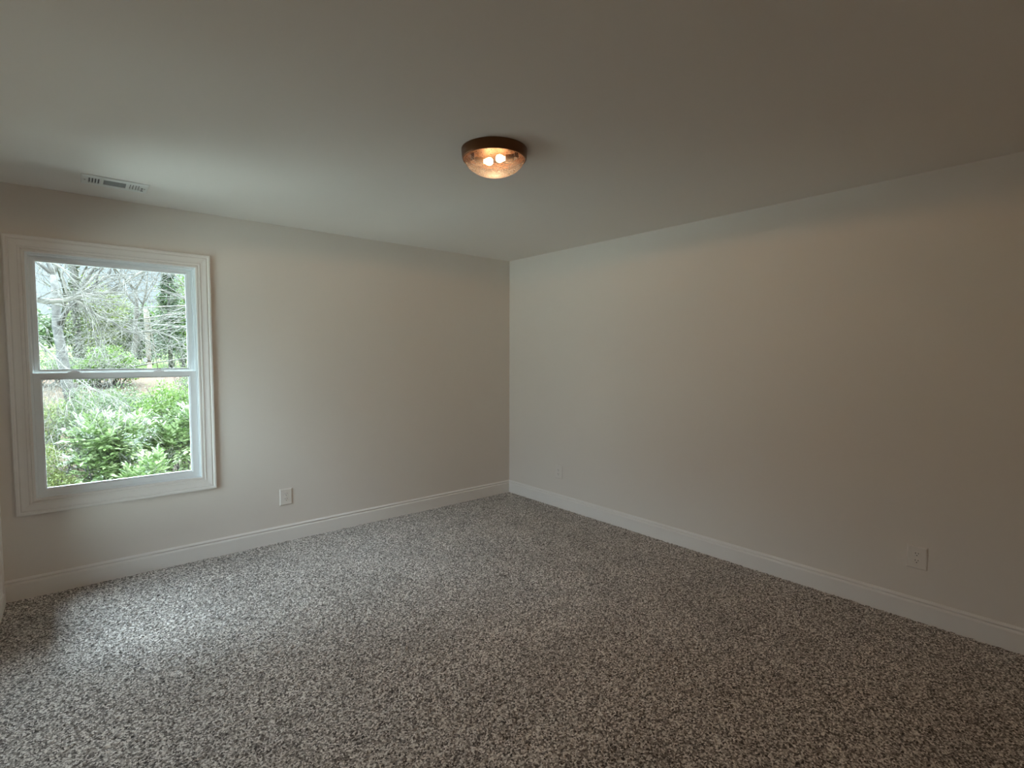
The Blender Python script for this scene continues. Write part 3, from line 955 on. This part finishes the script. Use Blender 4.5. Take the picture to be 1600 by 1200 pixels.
# tree whose bare limbs hang across the upper pane; its trunk stands left of the view
def limb_tree():
    rng = random.Random(33)
    bx, by = -6.6, 6.5
    gz = terrain(bx, by) - 0.1
    root = empty('overhanging_tree', (bx, by, gz))
    tagged(root, 'bare tree with long crooked pale limbs hanging across the upper window pane', 'tree')
    W = Wood()
    def P(x, y, z): return Vector((x - bx, y - by, z - gz))
    W.tube([P(-6.6, 6.5, gz), P(-6.62, 6.5, 0.2), P(-6.55, 6.55, 1.6), P(-6.6, 6.5, 3.2), P(-6.7, 6.5, 5.2), P(-6.75, 6.55, 7.0)], [0.2, 0.17, 0.15, 0.12, 0.09, 0.05], 9)
    mesh_obj('trunk', W.v, W.f, M_bark, root, True)
    limbs = [
        ([(-6.58, 6.5, 2.0), (-5.6, 6.5, 2.10), (-4.7, 6.5, 2.33), (-3.98, 6.5, 2.30), (-3.81, 6.5, 2.26), (-3.64, 6.5, 2.29), (-3.49, 6.5, 2.34), (-3.25, 6.5, 2.42), (-3.09, 6.5, 2.45), (-2.88, 6.5, 2.60), (-2.77, 6.5, 2.71), (-2.58, 6.55, 2.86), (-2.3, 6.6, 3.05)],
         [0.062, 0.055, 0.048, 0.042, 0.040, 0.038, 0.034, 0.028, 0.025, 0.022, 0.018, 0.013, 0.008], 0.35),
        ([(-3.50, 6.5, 2.33), (-3.42, 6.5, 2.27), (-3.34, 6.5, 2.19), (-3.18, 6.48, 2.06), (-3.02, 6.46, 1.99), (-2.86, 6.44, 1.84), (-2.73, 6.42, 1.81), (-2.47, 6.4, 1.87), (-2.2, 6.4, 1.75), (-1.86, 6.4, 1.44), (-1.6, 6.4, 1.2)],
         [0.024, 0.024, 0.023, 0.021, 0.022, 0.020, 0.022, 0.016, 0.013, 0.010, 0.006], -0.1),
        ([(-6.6, 6.5, 3.2), (-5.4, 6.3, 3.5), (-4.4, 6.2, 3.35), (-3.9, 6.2, 2.95), (-3.6, 6.2, 2.75), (-3.4, 6.15, 2.45), (-3.3, 6.1, 2.2)],
         [0.05, 0.04, 0.03, 0.022, 0.016, 0.012, 0.006], -0.2),
        ([(-6.6, 6.5, 1.5), (-5.4, 6.0, 1.9), (-4.6, 5.8, 1.95), (-4.0, 5.7, 1.75), (-3.75, 5.6, 1.45), (-3.5, 5.55, 1.1), (-3.3, 5.5, 0.9)],
         [0.04, 0.03, 0.024, 0.018, 0.014, 0.010, 0.005], -0.2),
        ([(-3.49, 6.5, 2.34), (-3.3, 6.6, 2.6), (-3.05, 6.7, 2.95), (-2.85, 6.8, 3.3)], [0.022, 0.019, 0.014, 0.008], 0.3),
        ([(-3.55, 6.5, 2.32), (-3.62, 6.6, 2.7), (-3.5, 6.7, 3.1), (-3.45, 6.8, 3.6)], [0.022, 0.017, 0.012, 0.007], 0.3),
        ([(-6.7, 6.5, 4.4), (-5.0, 6.8, 4.6), (-3.4, 7.0, 4.0), (-2.4, 7.0, 3.3), (-1.9, 7.0, 2.7), (-1.6, 7.0, 2.2)],
         [0.05, 0.04, 0.03, 0.018, 0.012, 0.006], -0.35),
    ]
    for pts, rads, bias in limbs:
        W = Wood()
        pp = [P(*a) for a in pts]
        W.tube(pp, rads, 7)
        for i in range(1, len(pp) - 1):
            if pts[i][0] < -4.6: continue
            for _ in range(4):
                t = rng.random()
                q = pp[i].lerp(pp[i + 1], t)
                d = (pp[i + 1] - pp[i]).normalized() * 0.7 + rv(rng) * 0.8 + Vector((0.35, 0, bias))
                W.grow(rng, q, d, rng.uniform(0.35, 0.95), max(0.0045, rads[i] * 0.28), 2, 0.22, 4, 0.7, 0.06 if bias < 0 else -0.01, 4, 0.58, 0.5)
        mesh_obj('limb', W.v, W.f, M_pale, root, True)
limb_tree()

# right-hand bare tree with fine drooping twigs
def twig_tree():
    rng = random.Random(44)
    bx, by = -0.3, 8.2
    gz = terrain(bx, by) - 0.1
    root = empty('twiggy_tree', (bx, by, gz))
    tagged(root, 'bare tree with fine pale drooping twigs filling the right of the upper window pane', 'tree')
    W = Wood()
    W.tube([Vector((0, 0, 0)), Vector((-.05, 0, 1.6)), Vector((-.1, 0, 3.2)), Vector((-.05, 0, 5.2)), Vector((0, 0, 6.8))], [0.15, 0.12, 0.10, 0.07, 0.03], 8)
    mesh_obj('trunk', W.v, W.f, M_bark, root, True)
    for k in range(13):
        W = Wood()
        z0 = rng.uniform(2.6, 5.0)
        a = PI + rng.uniform(-0.75, 0.75)
        L = rng.uniform(1.5, 2.5)
        d = Vector((math.cos(a), math.sin(a), rng.uniform(0.0, 0.35)))
        W.grow(rng, Vector((-.07, 0, z0)), d, L, 0.024, 3, 0.16, 4, 0.55, 0.07, 4, 0.6, 0.4)
        mesh_obj('limb', W.v, W.f, M_pale, root, True)
twig_tree()

# big trunks on the left
tree('broad_tree', 'broad grey-barked bare tree outside, left of the ivy-wrapped one', 'tree', (-3.60, 14.0), 9.5, 0.14, 55, M_bark, lean=(-0.03, 0), kids=4, depth=4, trunk=0.38, spread=0.9)
def ivy_tree():
    rng = random.Random(61)
    x, y = -3.42, 18.0
    gz = terrain(x, y) - 0.1
    root = empty('ivy_tree', (x, y, gz))
    tagged(root, 'slender tree wrapped in ivy outside, right of the broad grey tree', 'tree')
    W = Wood()
    W.grow(rng, Vector((0, 0, 0)), Vector((0.01, 0, 1)), 4.6, 0.11, 3, 0.08, 4, 0.8, 0, 6, 0.5, 0.6)
    mesh_obj('trunk', W.v, W.f, M_bark, root, True)
    Lf = Leaves()
    for _ in range(2600):
        z = rng.uniform(0, 4.4) ** 1.0
        rr = (0.42 - 0.06 * z) * rng.uniform(.35, 1.0) * (0.75 + 0.25 * math.sin(z * 5))
        a = rng.uniform(0, 2 * PI)
        Lf.small(Vector((rr * math.cos(a), rr * math.sin(a), z)), rv(rng), rv(rng, .4), 0.085, 0.06)
    mesh_obj('ivy', Lf.v, Lf.f, M_ivy, root)
ivy_tree()

# mid-distance greenery
bush('round_bush', 'bright green rounded bush outside, at the bottom centre of the upper window pane', 'bush', (-2.75, 15.5),
     [(0, 0, 0.75, 0.7, 0.7, 0.62), (-0.5, 0.2, 0.5, 0.5, 0.6, 0.45), (0.45, 0.1, 0.62, 0.45, 0.6, 0.55)], 7000, 0.075, M_bright, 71, 0.6, 12)
for i, (x, y, h, lab, mt, sd) in enumerate([
        (-2.75, 23.5, 3.9, 'yellow-green budding tree outside, just right of the ivy-wrapped trunk', M_yellow, 81),
        (-1.95, 25.5, 3.4, 'yellow-green budding tree outside, midway between the ivy-wrapped trunk and the pole', M_yellow, 82),
        (-1.15, 24.0, 2.9, 'low green leafy tree outside, just left of the wooden pole', M_thick, 83),
        (0.15, 23.0, 4.6, 'fresh green leafy tree outside, right of the dark conifer', M_bright, 84)]):
    bush('leafy_tree', lab, 'tree', (x, y), [(0, 0, h * 0.72, 0.85, 0.8, h * 0.28), (-0.5, 0.2, h * 0.5, 0.7, 0.7, h * 0.3), (0.55, 0.1, h * 0.48, 0.7, 0.7, h * 0.3), (0, 0, h * .3, .8, .7, h * .25)],
         3800, 0.11, mt, sd, 0.6, 14, 'leafy trees beyond the bushes')
def conifer():
    rng = random.Random(91)
    x, y = -0.46, 21.5
    gz = terrain(x, y) - 0.1
    root = empty('conifer', (x, y, gz))
    tagged(root, 'dark green conifer outside, behind the twigs right of the wooden pole', 'tree')
    W = Wood(); W.tube([Vector((0, 0, 0)), Vector((0, 0, 2.2)), Vector((0, 0, 4.2))], [0.1, 0.07, 0.02], 7)
    mesh_obj('trunk', W.v, W.f, M_bark, root, True)
    Lf = Leaves()
    for _ in range(3600):
        z = rng.uniform(0.5, 4.3)
        rr = (0.15 + 0.62 * (4.3 - z) / 3.8) * math.sqrt(rng.random()) * (0.8 + 0.25 * math.sin(z * 11))
        a = rng.uniform(0, 2 * PI)
        d = Vector((math.cos(a), math.sin(a), -0.35)).normalized()
        Lf.small(Vector((rr * math.cos(a), rr * math.sin(a), z)), (d + rv(rng) * .4).normalized(), rv(rng, .5), 0.15, 0.05)
    mesh_obj('foliage', Lf.v, Lf.f, M_dark, root)
conifer()

# wooden utility pole with a small sign
def pole():
    x, y = -1.34, 20.0
    gz = terrain(x, y) - 0.1
    root = empty('utility_pole', (x, y, gz))
    tagged(root, 'weathered wooden pole with a yellow sleeve and a small white sign outside', 'pole')
    W = Wood(); W.tube([Vector((0, 0, 0)), Vector((-0.01, 0, 0.9)), Vector((-0.03, 0, 1.8)), Vector((-0.05, 0, 2.5))], [0.088, 0.085, 0.078, 0.070], 12)
    mesh_obj('shaft', W.v, W.f, M_pole, root, True)
    bm = bmesh.new(); lathe(bm, [(0.088, 0.05), (0.088, 0.42), (0.082, 0.42), (0.082, 0.05)], 16)
    bm_obj('sleeve', bm, M_reflector, root, True)
    bm = bmesh.new(); box(bm, -0.19, -0.06, -0.11, -0.095, 0.44, 0.60, 0.004)
    bm_obj('sign', bm, M_sign, root)
    W = Wood(); W.tube([Vector((0.28, -0.05, 0.1)), Vector((0.17, -0.04, 1.0)), Vector((0.03, -0.06, 2.4))], [0.018, 0.018, 0.018], 6)
    mesh_obj('guy_guard', W.v, W.f, M_pole, root, True)
pole()

# bare woods further back
for i, (x, y, h, r, ln, sd, lab) in enumerate([
        (-1.75, 21.0, 9.0, 0.10, -0.02, 101, 'slim bare tree outside, rising directly behind the left side of the pole'),
        (-5.0, 19.0, 9.5, 0.14, 0.05, 102, 'bare tree outside at the far left edge of the window'),
        (0.6, 18.5, 8.5, 0.12, -0.05, 103, 'bare tree outside at the far right edge of the window'),
        (-4.1, 25.0, 9.0, 0.13, 0.03, 104, 'bare grey tree outside, behind the broad grey tree'),
        (0.7, 27.0, 10.0, 0.14, 0.0, 105, 'tall bare tree outside, behind the conifer'),
        (-0.9, 30.0, 8.0, 0.12, 0.0, 106, 'distant bare tree outside, behind the pole'),
        (-3.2, 31.0, 8.5, 0.12, 0.0, 107, 'distant bare tree outside, behind the ivy-wrapped trunk'),
        (-6.6, 24.0, 10.0, 0.15, 0.06, 108, 'bare tree outside, beyond the left edge of the window'),
        (2.8, 24.0, 10.0, 0.15, -0.06, 109, 'bare tree outside, beyond the right edge of the window')]):
    tree('bare_tree', lab, 'tree', (x, y), h, r, sd, M_bark if i % 2 else M_pale, lean=(ln, 0), kids=4, depth=4, trunk=0.36, spread=0.8, group='bare trees beyond the bushes')
# undergrowth between the trunks, left and right
for x, y, s, mt, sd, lab in [(-4.3, 16.0, 0.9, M_thick, 111, 'brushy undergrowth outside, at the foot of the broad grey tree'),
                             (-0.05, 14.5, 0.8, M_thick, 112, 'brushy undergrowth outside, in the lower right of the upper pane'),
                             (-1.2, 12.2, 0.75, M_bright, 113, 'green brush outside, just above the meeting rail on the right'),
                             (-3.0, 12.0, 0.85, M_bright, 114, 'green brush outside, just below the meeting rail in the middle'),
                             (-2.1, 10.9, 0.95, M_thick, 115, 'grey-green brush outside, along the top right of the lower pane')]:
    bush('brush', lab, 'bush', (x, y), [(0, 0, 0.6 * s, 1.0 * s, 0.7, 0.6 * s), (-0.8 * s, 0.1, 0.5 * s, 0.7 * s, 0.6, 0.5 * s), (0.8 * s, 0.1, 0.5 * s, 0.7 * s, 0.6, 0.5 * s)],
         4500, 0.06, mt, sd, 0.5, 16, 'undergrowth beyond the shrubs', stemmat=M_pale)
# far wooded ridge
for k in range(9):
    x = -13 + k * 3.2
    y = 44 + (k * 37 % 5)
    bush('distant_tree', 'hazy green tree on the far ridge, beyond everything else outside', 'tree', (x, y),
         [(0, 0, 2.1, 2.2, 1.4, 1.5), (-1.0, 0, 1.3, 1.5, 1.2, 1.2), (1.1, 0, 1.2, 1.5, 1.2, 1.2)], 2200, 0.28, M_thick, 200 + k, 0.7, 6, 'trees on the far ridge')
